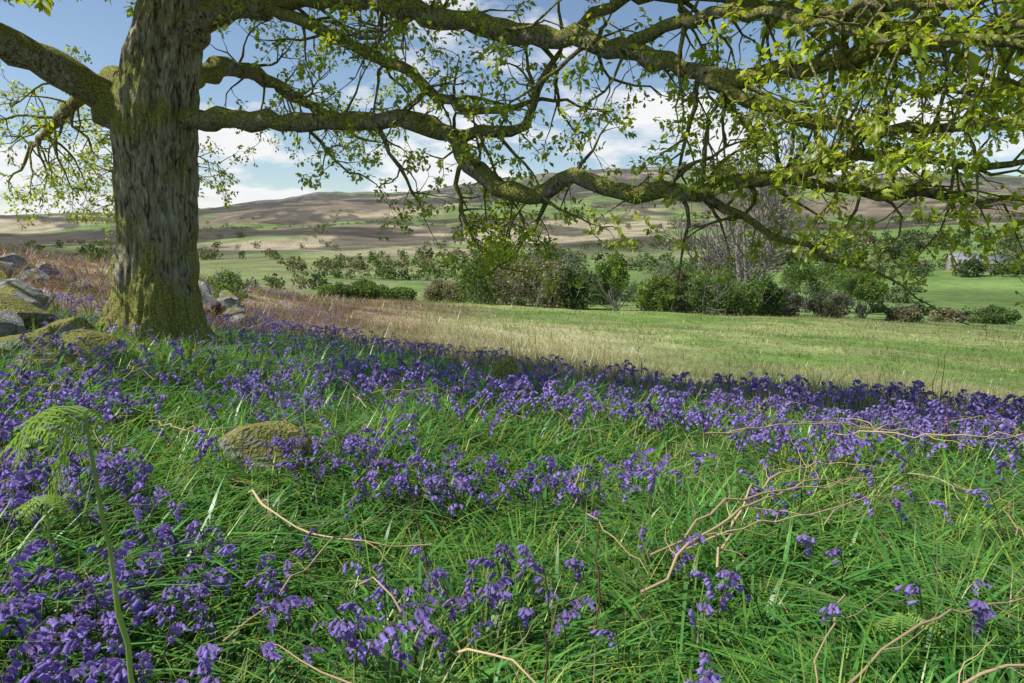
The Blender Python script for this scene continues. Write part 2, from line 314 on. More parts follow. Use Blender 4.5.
def bell_density(x,y):
    n=fbm(x,y,.45,61,3); n2=fbm(x,y,2.0,67,2)
    d=sstep(.49,.66,n*.7+n2*.3)*.95
    d=np.maximum(d,.045)
    e=edgeY(x)-y; d=d+.34*np.exp(-((e-1.0)/1.1)**2)*sstep(-.5,1.5,x)*sstep(.3,.6,n)+.15*sstep(1.5,-1,x)*sstep(3,5,y)
    d=d*(1-.7*np.exp(-(((x-.75)/.5)**2+((y-2.9)/1.0)**2)))
    d=d*sstep(0,.3,e)*sstep(-6.5,-4.6,x+ .0*y)
    return np.clip(d,0,1)
def place(n,r0,r1,pw):
    x,y,r=sample(n,r0,r1,-52,48,pw); k=(rng.random(n)<bell_density(x,y))&(np.hypot(x-TX,y-TY)>.8); return x[k],y[k]
hi=[bluebell(nb,12,4,s) for nb,s in ((9,1),(7,2),(11,3),(6,4))]; mid=[bluebell(nb,6,2,s) for nb,s in ((8,5),(6,6),(9,7))]; lo=[bluebell(nb,4,2,s) for nb,s in ((6,8),(5,9))]
parts=[]
x,y=place(2400,1.15,3.3,1.2); parts+=scatter(hi,x,y,.85,1.2)
x,y=place(4300,3.3,6.5,1.2); parts+=scatter(mid,x,y,.8,1.15)
x,y=place(8500,6.5,14,1.0); parts+=scatter(lo,x,y,.8,1.2)
x,y,r=sample(4200,8.5,30,-48,-14,1.); k=(rng.random(len(x))<sstep(.45,.7,fbm(x,y,2.2,163,3)))&(y>edgeY(x)-.3)&(x<-3.2)&(np.hypot(x-TX,y-TY)>1); parts+=scatter(lo,x[k],y[k],.7,1.)
V,F,C=join(parts); add_obj('bluebells',make_mesh('bluebells',V,[F],[M_bell],C,True))

# ------------------------------------------------------------------ oak
tubes=[]; leafs=[]
def rv(s=1): return Vector((random.gauss(0,s),random.gauss(0,s),random.gauss(0,s)))
def catmull(pts,rad,step=.12,jit=.018):
    P=[Vector(p) for p in pts]; P=[2*P[0]-P[1]]+P+[2*P[-1]-P[-2]]; rad=[rad[0]]+list(rad)+[rad[-1]]; out=[];ro=[]
    for i in range(1,len(P)-2):
        n=max(2,int((P[i+1]-P[i]).length/step))
        for k in range(n):
            t=k/n; a,b,c,d=P[i-1:i+3]
            out.append(.5*((2*b)+(c-a)*t+(2*a-5*b+4*c-d)*t*t+(3*b-a-3*c+d)*t**3)+rv(jit)); ro.append((rad[i]*(1-t)+rad[i+1]*t)*random.uniform(.82,1.18))
    out.append(P[-2]); ro.append(rad[-2]); return out,ro
def cluster(p,d,n=6,s=1.0):
    sh=random.uniform(.75,1.3)
    for i in range(n):
        dd=(d*.5+rv(.75)+Vector((0,0,-.1))).normalized()
        leafs.append((p+dd*.01+rv(.02),dd,random.uniform(.034,.068)*s,sh*random.uniform(.8,1.2)))
def grow(p,d,L,r,lvl,mx,dens=1.0,bias=0.,lsz=1.0,cr=.3):
    seg=.055+.03*(mx-lvl); n=max(3,int(L/seg)); pts=[p.copy()]; rad=[r]; d=d.normalized(); q=p.copy(); ch=[]
    for i in range(n):
        d=(d+rv(cr)+Vector((0,0,bias))).normalized(); q=q+d*(L/n); pts.append(q.copy()); rad.append(max(.0018,r*(1-.75*(i+1)/n)))
        ch.append((q.copy(),d.copy(),(i+1)/n))
    tubes.append((pts,rad,6 if r>.02 else (4 if r>.006 else 3)))
    if lvl>=mx:
        cluster(q,d,random.randint(5,9),lsz)
        return
    nc=max(2,int(L*dens*(4.5 if lvl==1 else 9)))
    for k in range(nc):
        c=ch[min(n-1,int(random.uniform(.3,1)*n))]; pr=c[1].cross(rv()).normalized()
        grow(c[0],c[1]*.7+pr*random.uniform(.5,1.1),L*random.uniform(.28,.5),max(.002,r*.5*(1-.4*c[2])),lvl+1,mx,dens,bias,lsz,cr)
    cluster(q,d,6,lsz)
def limb(pts,rad,spawn=4.0,Lr=(.45,1.15),start=.1,dens=1.,bias=-.02,lsz=1.,mx=3,out=Vector((0,0,0)),step=.12,crk=.28):
    P,R=catmull(pts,rad,step); tubes.append((P,R,14 if max(rad)>.06 else 8))
    tot=sum((P[i+1]-P[i]).length for i in range(len(P)-1)); n=int(tot*spawn)
    for k in range(n):
        t=random.uniform(start,1); i=min(len(P)-2,int(t*(len(P)-1))); d=(P[i+1]-P[i]).normalized(); pr=d.cross(rv()).normalized()
        L=random.uniform(*Lr); grow(P[i],d*.45+pr+out,L,min(R[i]*.5,.008+.014*L),1,mx,dens,bias,lsz,crk)
    grow(P[-1],P[-1]-P[-3],.7,R[-1],1,mx,dens,bias,lsz)
limb([(-3.9,7.72,2.2),(-4.1,7.7,2.45),(-4.35,7.55,2.72),(-4.62,7.3,2.92),(-5.0,7.0,3.15),(-6.1,6.7,3.7),(-7.4,6.4,4.1)],[.26,.24,.2,.17,.15,.11,.04],2.2,(.4,.9),.3)
limb([(-3.8,7.7,2.45),(-3.4,7.6,2.5),(-2.6,7.3,2.43),(-1.8,7.0,2.36),(-1.06,6.7,2.33),(-.57,6.5,2.15),(-.395,6.3,1.87),(-.02,6.0,1.59),(.277,5.85,1.59),(.49,5.7,1.73),(.74,5.55,1.6),(1.137,5.35,1.55),(1.53,5.15,1.59),(1.9,4.95,1.64),(2.15,4.75,1.73),(2.49,4.5,1.74),(2.87,4.3,1.66),(3.3,4.1,1.67)],
     [.2,.12,.095,.09,.09,.09,.08,.078,.07,.07,.062,.06,.055,.05,.04,.032,.024,.014],5.5,(.35,.95),.12,1.05,-.02)
limb([(1.9,4.95,1.64),(2.45,4.9,1.55),(2.89,4.7,1.49),(3.5,4.5,1.46)],[.04,.034,.025,.012],6,(.3,.7),.1)
limb([(1.35,5.25,1.57),(1.71,5.2,1.39),(2.05,5.1,1.2),(2.46,5.0,1.05),(2.73,4.95,.93)],[.038,.03,.022,.016,.008],2.5,(.2,.4),.1,.5,-.02)
limb([(-.57,6.5,2.15),(-.3,6.4,2.17),(.12,6.2,2.22),(.22,6.1,2.5),(.4,5.95,2.75)],[.06,.05,.045,.035,.02],4,(.4,.9),.1)
limb([(-3.75,7.72,3.0),(-3.55,7.7,3.3),(-3.1,7.5,3.52),(-2.17,7.1,3.56),(-1.31,6.7,3.4),(-.63,6.3,3.13),(.147,5.9,2.87),(.83,5.5,2.65),(1.34,5.1,2.37),(1.7,4.9,2.32),(2.12,4.5,2.32),(2.43,4.1,2.33),(2.8,3.7,2.32)],
     [.22,.2,.14,.11,.10,.09,.085,.08,.065,.06,.05,.035,.02],6.5,(.4,1.1),.12,1.05,-.02)
limb([(1.34,5.1,2.37),(1.85,4.7,2.02),(2.24,4.3,1.87),(2.54,4.0,1.85),(2.9,3.7,1.75)],[.055,.045,.036,.026,.012],7.,(.35,.8),.05,1.1)
limb([(-2.5,7.2,3.56),(-1.55,6.9,3.06),(-.96,6.7,2.74),(-.38,6.4,2.36),(.15,6.2,2.4)],[.07,.06,.05,.04,.02],4.5,(.4,.8),.1)
limb([(.83,5.5,2.65),(1.2,5.1,2.75),(1.7,4.5,2.6),(2.1,3.9,2.45),(2.3,3.3,2.3)],[.05,.045,.035,.03,.015],7.5,(.4,.8),.2,1.15,-.02,1.)
limb([(.4,5.8,2.8),(.9,5.7,3.1),(1.7,5.5,3.0),(2.5,5.2,2.7),(3.3,4.9,2.3)],[.05,.045,.035,.03,.015],8,(.4,.9),.2,1.1)
limb([(2.12,4.5,2.32),(2.5,4.4,2.5),(2.9,4.1,2.3),(3.3,3.8,2.0)],[.04,.035,.03,.012],7.5,(.35,.7),.1,1.1,-.02,1.)
limb([(1.7,4.5,2.6),(2.0,3.9,2.3),(2.15,3.4,2.15),(2.3,3.0,2.0)],[.03,.025,.02,.01],7.5,(.3,.6),.2,1.,-.03,1.)
limb([(-.45,6.4,1.95),(-.5,6.5,1.7),(-.42,6.55,1.35),(-.2,6.5,1.0)],[.03,.025,.018,.008],12,(.25,.5),.2,1.3,-.06)
limb([(-1.3,6.8,2.3),(-1.2,6.9,2.05),(-1.05,7.0,1.8),(-.95,7.1,1.6)],[.03,.022,.018,.008],10,(.25,.5),.2,1.2,-.05)
limb([(.3,5.85,1.6),(.25,6.0,1.4),(.1,6.1,1.2)],[.025,.02,.01],12,(.2,.45),.2,1.2,-.05)
limb([(-2.1,7.1,2.4),(-1.9,7.2,2.1),(-1.7,7.3,1.9)],[.025,.02,.01],9,(.25,.5),.2,1.1,-.05)
limb([(-3.85,7.8,2.6),(-4.2,7.9,2.9),(-4.9,8.6,3.1),(-5.9,9.4,2.9),(-7.0,10.2,2.5)],[.16,.14,.11,.08,.03],5,(.6,1.2),.35,1.1,-.05)
limb([(-3.8,7.8,2.7),(-3.7,8.2,3.0),(-3.4,8.8,3.3),(-2.9,9.6,3.1),(-2.4,10.2,2.8)],[.15,.13,.1,.07,.03],6.,(.5,1.),.3,1.2,-.05)
limb([(-3.8,7.9,2.5),(-4.6,9.0,2.6),(-5.6,10.4,2.3),(-6.6,11.6,1.8)],[.12,.09,.06,.02],6,(.5,1.1),.4,1.1,-.07)
for pts,r0 in (([(-3.5,7.6,3.8),(-2.2,6.9,4.6),(-.8,6.1,4.7),(.8,5.2,4.3),(2.2,4.5,3.7)],.16),  # upper crown mostly out of view, limbs added and leafed to cast the shade
 ([(-3.5,7.7,4.6),(-1.8,6.8,5.4),(.0,5.6,5.3),(1.6,4.8,4.8)],.15),
 ([(-3.5,7.7,5.2),(-4.1,8.2,6.2),(-4.5,8.6,6.5)],.12),
 ([(-3.5,7.7,5.6),(-2.4,6.4,7.0),(-1.2,4.8,7.2)],.14),
 ([(-3.5,7.7,5.6),(-3.6,6.9,7.2),(-3.6,6.2,8.2)],.16),
 ([(-3.4,7.7,5.3),(-2.6,7.4,6.4),(-1.9,6.8,7.0)],.13),
 ([(-1.8,6.8,5.4),(-1.3,6.8,5.2),(-.4,6.5,5.0)],.08),
 ([(-3.5,7.7,4.4),(-5.0,7.4,5.4),(-6.6,7.0,5.5)],.13),
 ([(-3.5,7.7,4.6),(-4.6,6.4,5.1),(-5.4,5.2,5.3),(-5.9,4.4,5.1)],.14),
 ([(-3.5,7.7,4.2),(-3.6,6.2,5.0),(-3.8,5.0,5.3),(-3.7,4.3,5.2)],.14),
 ([(-3.5,7.7,4.8),(-5.0,8.6,5.5),(-6.8,9.4,5.3)],.13),
 ([(-3.5,7.7,5.0),(-4.9,9.5,5.8),(-6.0,10.4,5.7)],.12),
 ([(-3.5,7.7,4.2),(-2.8,6.0,4.9),(-2.0,4.9,5.1),(-1.6,4.3,5.0)],.12),
 ([(-3.5,7.7,5.4),(-4.8,6.6,6.6),(-6.0,5.9,7.0)],.12),
 ([(-3.5,7.7,4.4),(-4.2,6.0,5.6),(-4.8,4.8,6.2)],.12),
 ([(.8,5.2,4.3),(1.6,4.9,3.8),(2.6,4.7,3.2),(3.6,4.5,2.6)],.07)):
    limb(pts,[r0*(1-.8*i/(len(pts)-1)) for i in range(len(pts))],6.4,(.6,1.15),.3,.6,.0,2.7)
leafs=[l for l in leafs if (l[0]-Vector((0,0,1.3))).length>2.2 and l[0].z>.75]
oak=bpy.data.objects.new('oak_tree',None); scene.collection.objects.link(oak)
add_obj('limbs',tubes_mesh('limbs',tubes,[M_limb]),oak)
zz=np.linspace(-.25,6.2,260); th=np.linspace(0,2*math.pi,160,endpoint=False)
cxz=np.interp(zz,[-.3,0,1.6,2.7,3.7,6.2],[-4.1,-4.08,-3.97,-3.9,-3.62,-3.5]); cyz=np.full_like(zz,7.75)
rz=np.interp(zz,[-.3,0,.2,.45,.8,1.2,2.0,2.6,3.0,3.8,6.2],[.82,.68,.55,.47,.43,.41,.40,.44,.40,.33,.16])
TH,ZZ=np.meshgrid(th,zz); ex=np.cos(TH);ey=np.sin(TH)
def per(f):
    w=np.clip(TH/(2*math.pi),0,1); return f(TH)*(1-w)+f(TH-2*math.pi)*w
fine=per(lambda t:fbm(t*9,ZZ*2.2,1.,93,3)); big=per(lambda t:fbm(t*1.5,ZZ*.8,1.,95,2))
rad=np.interp(ZZ,zz,rz)*(1+.2*(big-.5)+.22*(np.abs(fine-.5)*2-.3)+ .22*np.exp(-np.clip(ZZ,0,9)*2.6)*np.cos(TH*5+.7+np.sin(TH)))
Vt=np.stack([np.interp(ZZ,zz,cxz)+ex*rad,np.interp(ZZ,zz,cyz)+ey*rad,ZZ],-1).reshape(-1,3)
i=np.arange(Vt.shape[0]).reshape(len(zz),-1); j=np.roll(i,-1,1); F=np.stack([i[:-1],j[:-1],j[1:],i[1:]],-1).reshape(-1,4)
add_obj('trunk',make_mesh('trunk',Vt,[F],[M_trunk],None,True),oak)
def place_leaves(ls,kind):
    P=np.array([tuple(l[0]) for l in ls]);D=np.array([tuple(l[1]) for l in ls]);S=np.array([l[2] for l in ls]);Q=np.array([l[3] for l in ls]);n=len(P)
    up=rng.normal(0,.55,(n,3))+[0,0,1]; Sd=np.cross(D,up); Sd/=np.linalg.norm(Sd,axis=1)[:,None]+1e-9; U=np.cross(Sd,D)
    if kind: tx=[0,.12,.24,.34,.46,.56,.69,.79,.91,1.0]; wd=[.015,.09,.06,.2,.12,.30,.18,.29,.13,.01]
    else: tx=[0,.6,1.]; wd=[.03,.3,.04]
    m=len(tx); T=[]
    for a,w in zip(tx,wd):
        cu=-.22*a*a; f=.35*w; T+=[(a,-w,cu+f),(a,0,cu),(a,w,cu+f)]
    T=np.array(T); V=P[:,None]+S[:,None,None]*(T[None,:,0:1]*D[:,None]+T[None,:,1:2]*Sd[:,None]+T[None,:,2:3]*U[:,None])
    q=[]
    for k in range(m-1): q+=[[3*k,3*k+1,3*k+4,3*k+3],[3*k+1,3*k+2,3*k+5,3*k+4]]
    F=(np.array(q)[None]+(np.arange(n)*3*m)[:,None,None]).reshape(-1,4)
    yel=rng.random((n,1)); c=(np.array([.22,.34,.04])*(1-yel)+np.array([.45,.50,.075])*yel)*Q[:,None]
    return V.reshape(-1,3),F,np.repeat(c,3*m,0)
near=[l for l in leafs if l[0].length<5.0]; far=[l for l in leafs if l[0].length>=5.0]
V,F,C=join([place_leaves(near,1),place_leaves(far,0)])
add_obj('leaves',make_mesh('leaves',V,[F],[M_leaf],C,True),oak)

# ------------------------------------------------------------------ stones
import bmesh
def boulder(name,loc,size,mat,seed,rot=0):
    rg=np.random.default_rng(seed); bm=bmesh.new(); bmesh.ops.create_icosphere(bm,subdivisions=5,radius=1)
    me=bpy.data.meshes.new(name); bm.to_mesh(me); bm.free(); n=len(me.vertices); V=np.zeros(n*3,np.float32); me.vertices.foreach_get('co',V); V=V.reshape(-1,3).astype(float)
    for k in range(11):
        d=rg.normal(0,1,3); d/=np.linalg.norm(d); c=rg.uniform(.5,.85); s=V@d; ex=np.maximum(s-c,0); V-=ex[:,None]*d*.92
    nz=fbm(V[:,0]*2+V[:,2]*1.3+seed,V[:,1]*2-V[:,2]*1.7,1.,seed%50,4)-.5; V*=(1+.3*nz)[:,None]
    V*=np.array(size); c,s=math.cos(rot),math.sin(rot); V=V@np.array([[c,s,0],[-s,c,0],[0,0,1]])
    me.vertices.foreach_set('co',V.astype(np.float32).ravel()); me.polygons.foreach_set('use_smooth',np.ones(len(me.polygons),bool)); me.materials.append(mat); me.update()
    o=add_obj(name,me); o.location=(loc[0],loc[1],Hs(loc[0],loc[1])+loc[2]); return o
for k,(x,y,z,sx,sy,sz,m) in enumerate([(-3.75,5.1,.14,.36,.3,.22,1),(-4.25,5.5,.18,.3,.3,.24,0),(-3.3,5.0,.08,.3,.25,.19,1),(-4.6,6.2,.2,.38,.35,.26,1),(-3.95,5.9,.16,.3,.3,.22,1),(-5.1,6.9,.2,.36,.4,.28,0),
  (-4.4,5.0,.1,.32,.3,.2,1),(-5.6,7.6,.2,.42,.4,.28,0),(-3.55,5.65,.12,.3,.24,.2,1),(-6.3,8.2,.18,.42,.4,.28,1),(-5.4,6.2,.08,.45,.35,.26,1),(-3.2,4.6,.1,.22,.18,.14,0),(-3.6,4.55,.12,.25,.2,.17,1)]):
    boulder('mossy_boulder' if m else 'lichen_boulder',(x,y,z),(sx,sy,sz),M_mossrock if m else M_rock,200+k,k*.9)
for k,(x,y,z,s) in enumerate([(-6.6,14.3,.2,.5),(-6.1,14.6,.15,.42),(-5.8,14.1,.1,.34),(-7.0,15.2,.35,.4),(-6.4,15.4,.3,.36),(-5.5,13.6,.05,.26),(-10.4,13.8,.02,.6),(-9.4,13.5,-.02,.42),(-9.9,14.6,.12,.3),(-8.9,12.6,.0,.3),(-9.7,12.7,.05,.45),(-8.2,12.9,-.02,.3)]):
    boulder('lichen_boulder',(x,y,z),(s,s*.7,s*.7),M_rock,300+k,k*.7)
boulder('mossy_boulder',(-1.18,3.1,.19),(.24,.18,.16),M_mossrock,401,.3)
boulder('mossy_boulder',(-.05,5.2,.24),(.17,.14,.18),M_mossrock,402,.2)

# ------------------------------------------------------------------ dead bracken
dry=[]
def stalk(pts,r,side=True,c=(.52,.38,.22)):
    r=r*.8
    P,R=catmull(pts,[r*(1-.6*i/(len(pts)-1)) for i in range(len(pts))],.06,.008); c=np.array(c)*random.uniform(.75,1.2); dry.append((P,R,5,c))
    if side:
        for k in range(2,len(P)-1,2):
            d=(P[k+1]-P[k-1]).normalized(); pr=d.cross(Vector((random.gauss(0,.3),random.gauss(0,.3),1))).normalized()*random.choice((-1,1))
            L=random.uniform(.06,.28); q=[P[k]]; dd=d*.9+pr*.8+Vector((0,0,-.1))
            for s in range(5): dd=(dd+rv(.3)).normalized(); q.append(q[-1]+dd*L/5)
            dry.append((q,[R[k]*.5,R[k]*.45,R[k]*.4,R[k]*.33,R[k]*.25,.0006],4,c*random.uniform(.8,1.2)))
stalk([(.38,1.85,.2),(.55,1.98,.28),(.8,2.15,.34),(1.05,2.35,.34),(1.3,2.5,.3)],.007)
stalk([(.42,1.95,.24),(.7,2.15,.34),(1.0,2.25,.35),(1.28,2.42,.33)],.006)
stalk([(.6,1.9,.24),(.85,2.3,.34),(1.2,2.6,.32),(1.5,2.7,.28)],.006)
stalk([(.5,2.0,.24),(.8,2.05,.32),(1.2,2.2,.34),(1.5,2.45,.28)],.004)
stalk([(.75,1.42,.2),(1.0,1.55,.27),(1.35,1.68,.27),(1.8,1.8,.25)],.005)
stalk([(.85,1.3,.24),(1.15,1.4,.26),(1.5,1.45,.25)],.006)
stalk([(-.95,2.35,.32),(-.75,2.1,.32),(-.5,1.95,.3),(-.25,2.0,.27)],.006)
stalk([(-.7,1.55,.22),(-.55,1.85,.32),(-.45,2.15,.3)],.005)
stalk([(-.15,1.5,.24),(0,1.35,.3),(.1,1.28,.24)],.005)
stalk([(-1.9,3.5,.25),(-1.5,3.2,.3),(-1.2,3.3,.26)],.005)
stalk([(.9,3.1,.3),(1.5,3.3,.3),(2.1,3.2,.28)],.006); stalk([(1.6,3.3,.25),(2.1,3.0,.33),(2.7,3.1,.3)],.006)
for k in range(100):
    x=random.uniform(-4,4); y=random.uniform(1.3,5.2)
    if abs(x)>y*.85+.3: continue
    a=random.uniform(0,6.28); L=random.uniform(.2,.6); z=Hs(x,y)+random.uniform(.1,.3)
    stalk([(x,y,z),(x+math.cos(a)*L*.5,y+math.sin(a)*L*.5,z+random.uniform(0,.07)),(x+math.cos(a)*L,y+math.sin(a)*L,z-.02)],random.uniform(.002,.0045))
for k in range(300):
    x=random.uniform(-13,-4.6); y=random.uniform(8.6,19)
    if abs(x)>y*.85 or math.hypot(x-TX,y-TY)<1.2: continue
    z=Hs(x,y); a=random.uniform(0,6.28); L=random.uniform(.3,.7); u=random.uniform(.1,.45)
    stalk([(x,y,z),(x+math.cos(a)*L*.4,y+math.sin(a)*L*.4,z+u*.8),(x+math.cos(a)*L,y+math.sin(a)*L,z+u)],random.uniform(.008,.014),True,(.38,.22,.13))
for x,y,h in ((.06,1.3,.42),(.22,1.75,.5),(2.3,3.55,.55),(-.95,2.6,.4),(.62,4.4,.6),(2.9,4.6,.6),(3.6,5.6,.7),(1.2,6.3,.6),(-.3,2.1,.42),(1.9,5.9,.5)):
    z=Hs(x,y); stalk([(x,y,z),(x+random.gauss(0,.015),y,z+h*.5),(x+random.gauss(0,.03),y,z+h)],.0048,False,(.2,.1,.065))
dme=tubes_mesh('dead_bracken',dry,[M_dry],True); add_obj('dead_bracken',dme)

# ------------------------------------------------------------------ young ferns
def fern(name,base,top,fronds):
    T=[];Vs=[];Fs=[];Cs=[];o=0; b=Vector(base);t=Vector(top)
    P,R=catmull([b,b.lerp(t,.5)+Vector((.012,0,0)),t],[.0046,.004,.003],.05,.002); T.append((P,R,8))
    for d,L,curl in fronds:
        d=Vector(d).normalized(); q=t.copy(); pts=[q.copy()]; dd=d.copy(); n=14
        for k in range(n): dd=(dd+Vector((0,0,-curl))+rv(.05)).normalized(); q=q+dd*L/n; pts.append(q.copy())
        T.append((pts,[.0018*(1-.8*k/n) for k in range(n+1)],5))
        for k in range(1,n):
            tt=(pts[k+1]-pts[k]).normalized(); sd=tt.cross(Vector((0,0,1))).normalized(); pl=L*.36*math.sin(min(1,(1-k/n)*1.4+.08)*1.5)*random.uniform(.7,1.1)
            for s in (-1,1):
                ax=(sd*s+tt*random.uniform(.2,.6)+Vector((0,0,random.uniform(-.9,.2)))).normalized(); m=6
                for u in range(m):
                    c=pts[k]+ax*pl*(u+.5)/m+Vector((0,0,-.3*pl*((u+.5)/m)**2)); w=pl*.45/m; l=pl*.26*(1-.75*u/m)
                    for s2 in (-1,1):
                        e=tt*s2+Vector((0,0,-.35))
                        Vs+=[tuple(c-ax*w*.7),tuple(c+ax*w*.7),tuple(c+ax*w*.6+e*l),tuple(c-ax*w*.1+e*l*1.05)]; Fs.append([o,o+1,o+2,o+3]); o+=4; Cs+=[(.30,.46,.10)]*4
    root=bpy.data.objects.new(name,None); scene.collection.objects.link(root)
    add_obj('stem',tubes_mesh('stem',[(a,r,s,(.33,.46,.13)) for a,r,s in T],[M_fern],True),root)
    add_obj('fronds',make_mesh('fronds',np.array(Vs),[np.array(Fs)],[M_fern],np.array(Cs)),root)
fern('bracken_fern',(-.58,.98,0),(-.63,.98,.95),[((-.7,.1,.5),.17,.22),((-.8,.1,-.5),.16,.2),((.3,.6,.6),.07,.4)])
fern('bracken_fern',(-1.25,1.75,0),(-1.27,1.77,.5),[((-.7,.3,.6),.16,.2),((.6,.3,.5),.13,.25),((0,.8,.6),.12,.25)])
fern('bracken_fern',(1.02,1.6,0),(1.03,1.6,.24),[((-.7,.3,.6),.14,.15),((.6,.3,.5),.14,.15)])
fern('bracken_fern',(-4.9,9.6,Hs(-4.9,9.6)),(-4.9,9.6,Hs(-4.9,9.6)+.4),[((-.7,.3,.6),.5,.09),((.6,.3,.5),.5,.09),((0,.8,.6),.4,.1)])

# ------------------------------------------------------------------ shrubs and distant trees
def crown_cards(cs,n,size,col,rg):
    cs=list(cs); wts=np.array([np.prod(c[1])**(2/3) for c in cs]); wts/=wts.sum(); k=rg.choice(len(cs),n,p=wts)
    cen=np.array([c[0] for c in cs])[k]; rd=np.array([c[1] for c in cs])[k]
    d=rg.normal(0,1,(n,3)); d/=np.linalg.norm(d,axis=1)[:,None]; r=rg.random(n)**.33*(1+rg.normal(0,.08,n)); P=cen+d*rd*r[:,None]
    a=rg.normal(0,1,(n,3)); a/=np.linalg.norm(a,axis=1)[:,None]; b=np.cross(a,rg.normal(0,1,(n,3))); b/=np.linalg.norm(b,axis=1)[:,None]
    s=(size*rg.uniform(.6,1.4,n))[:,None]
    V=np.stack([P-a*s,P-b*s*.6,P+a*s,P+b*s*.6],1).reshape(-1,3); F=np.arange(n*4).reshape(n,4)
    cc=np.array(col)*(rg.uniform(.65,1.4,(n,1)))*(.7+.6*rg.random(len(cs))[k][:,None])
    return V,F,np.repeat(cc,4,0)
def shrub(name,x,y,w,h,col,seed,n=5200,bare=.0,sz=.1):
    rg=np.random.default_rng(seed); random.seed(seed); z=Hs(x,y)-.1; cs=[]
    for k in range(16):
        a=rg.uniform(0,6.28); rr_=rg.random()**.5*w*.38; hh=rg.uniform(.3,.85)*h*(1-.35*(rr_/(w*.4))**2); s=rg.uniform(.13,.23)*w
        cs.append(((math.cos(a)*rr_,math.sin(a)*rr_,hh),(s,s,min(s*.9,h*.22))))
    cs.append(((0,0,h*.2),(w*.42,w*.42,h*.22)))
    if 'tree' in name: cs=[((c[0][0],c[0][1],h*.34+c[0][2]*.66),c[1]) for c in cs[:-1]]
    V,F,C=crown_cards(cs,int(n*(1-bare)),sz,col,rg)
    tb=[]
    for k in range(16 if bare<.3 else 34):
        sp=.12 if 'tree' not in name else .02
        p=Vector((random.gauss(0,sp*w),random.gauss(0,sp*w),0)); d=Vector((p.x*.5+random.gauss(0,.45),p.y*.5+random.gauss(0,.45),1)).normalized(); pts=[p.copy()]; L=h*random.uniform(.6,.85 if bare<.3 else 1.)
        for s in range(7):
            d=(d+rv(.16)).normalized(); p=p+d*L/7; pts.append(p.copy())
            if s>1:
                for _ in range(4 if bare>=.3 else 1):
                    e=(d+rv(.6)).normalized(); tb.append(([p,p+e*L*.12,p+e*L*.22+rv(.05)],[.018,.012,.006],3))
        tb.append((pts,[.05-.006*s for s in range(8)],4))
    root=bpy.data.objects.new(name,None); scene.collection.objects.link(root); root.location=(x,y,z)
    add_obj('branches',tubes_mesh('branches',tb,[M_bare]),root); add_obj('foliage',make_mesh('foliage',V,[F],[M_fol],C),root)
G1=(.15,.23,.06);G2=(.115,.18,.05);G3=(.26,.25,.14);G4=(.21,.30,.07)
for k,(x,y,w,h,c,b) in enumerate([(-14.2,56,3.4,1.7,G1,0),(-11.8,57,3.2,1.9,G1,0),(-9.4,58,3,1.6,G1,0),(-2.5,55,4.8,4.6,G2,0),(.3,54,4.4,4.5,G3,.2),(2.6,53,4.8,4.9,G3,.3),(5.0,53,3.6,4.3,G2,0.1),
  (11.2,54,3.6,3.6,G4,0),(13.1,55,2.8,4.2,G3,.3),(15.5,54.5,4.6,4.6,G1,0),(18.5,56,5.0,4.8,G1,0),(21.2,57,3.6,3.6,G2,0),(24,60,3.4,2.6,G3,.2),(28,60,3.2,2.4,G3,.1),(34.5,60,3.4,1.6,G3,0),(39,61,3.4,1.5,G3,0),(44,62,4,1.8,G2,0),
  (-5,62,3,2.4,G3,.2),(16,63,5,5.4,G2,.1),(-15,72,4,2.6,G2,0),(-8,74,3.5,3,G3,.1),(-19,75,4,2.4,G2,0),(-3.5,78,4,3.6,G2,0),(8.5,66,4,3.8,G2,.1)]):
    shrub('hawthorn_bush',x,y,w,h,c,500+k,6000,b)
for k,(x,y,w,h,c,b) in enumerate([(8.0,52,3.6,4.4,G1,.1),(31,60,3.2,4.0,G1,.1),(-1,66,5,6.2,G2,.1),(24.5,70,5,5.6,G1,.1),(33,76,5.5,6.2,G2,.1),(41,84,6,6.5,G1,.1),(4,72,5,6,G2,.2)]):
    shrub('hawthorn_tree',x,y,w,h,c,700+k,5200,b)
shrub('gorse_bush',-8.3,20,1.1,.8,G4,611,1600,0,.04)
shrub('hawthorn_bush',-9.5,22.5,1.5,.9,G1,612,1600,0,.04)
def bare_tree(name,x,y,h,seed):
    random.seed(seed); tb=[]
    def g(p,d,L,r,l):
        pts=[p.copy()]; rs=[r]
        for s in range(6): d=(d+rv(.12)+Vector((0,0,.07))).normalized(); p=p+d*L/6; pts.append(p.copy()); rs.append(max(.034,r*(1-.55*(s+1)/6)))
        tb.append((pts,rs,5 if l<2 else 3))
        if l<4:
            for k in range(4 if l<3 else 3):
                i=random.randint(2,6); pr=d.cross(rv()).normalized(); g(pts[i],d*.9+pr*random.uniform(.4,.9),L*random.uniform(.5,.78),rs[i]*.62,l+1)
    for k in range(3): g(Vector((random.gauss(0,.25),random.gauss(0,.25),0)),Vector((random.gauss(0,.2),random.gauss(0,.2),1)),h*.42,.24,0)
    root=bpy.data.objects.new(name,None); scene.collection.objects.link(root); root.location=(x,y,Hs(x,y)-.1)
    add_obj('branches',tubes_mesh('branches',tb,[M_bare]),root)
bare_tree('bare_ash_tree',20.2,58,18,21); bare_tree('bare_ash_tree',17.8,60,13,22)
rg=np.random.default_rng(5); Vs=[];Fs=[];Cs=[];o=0
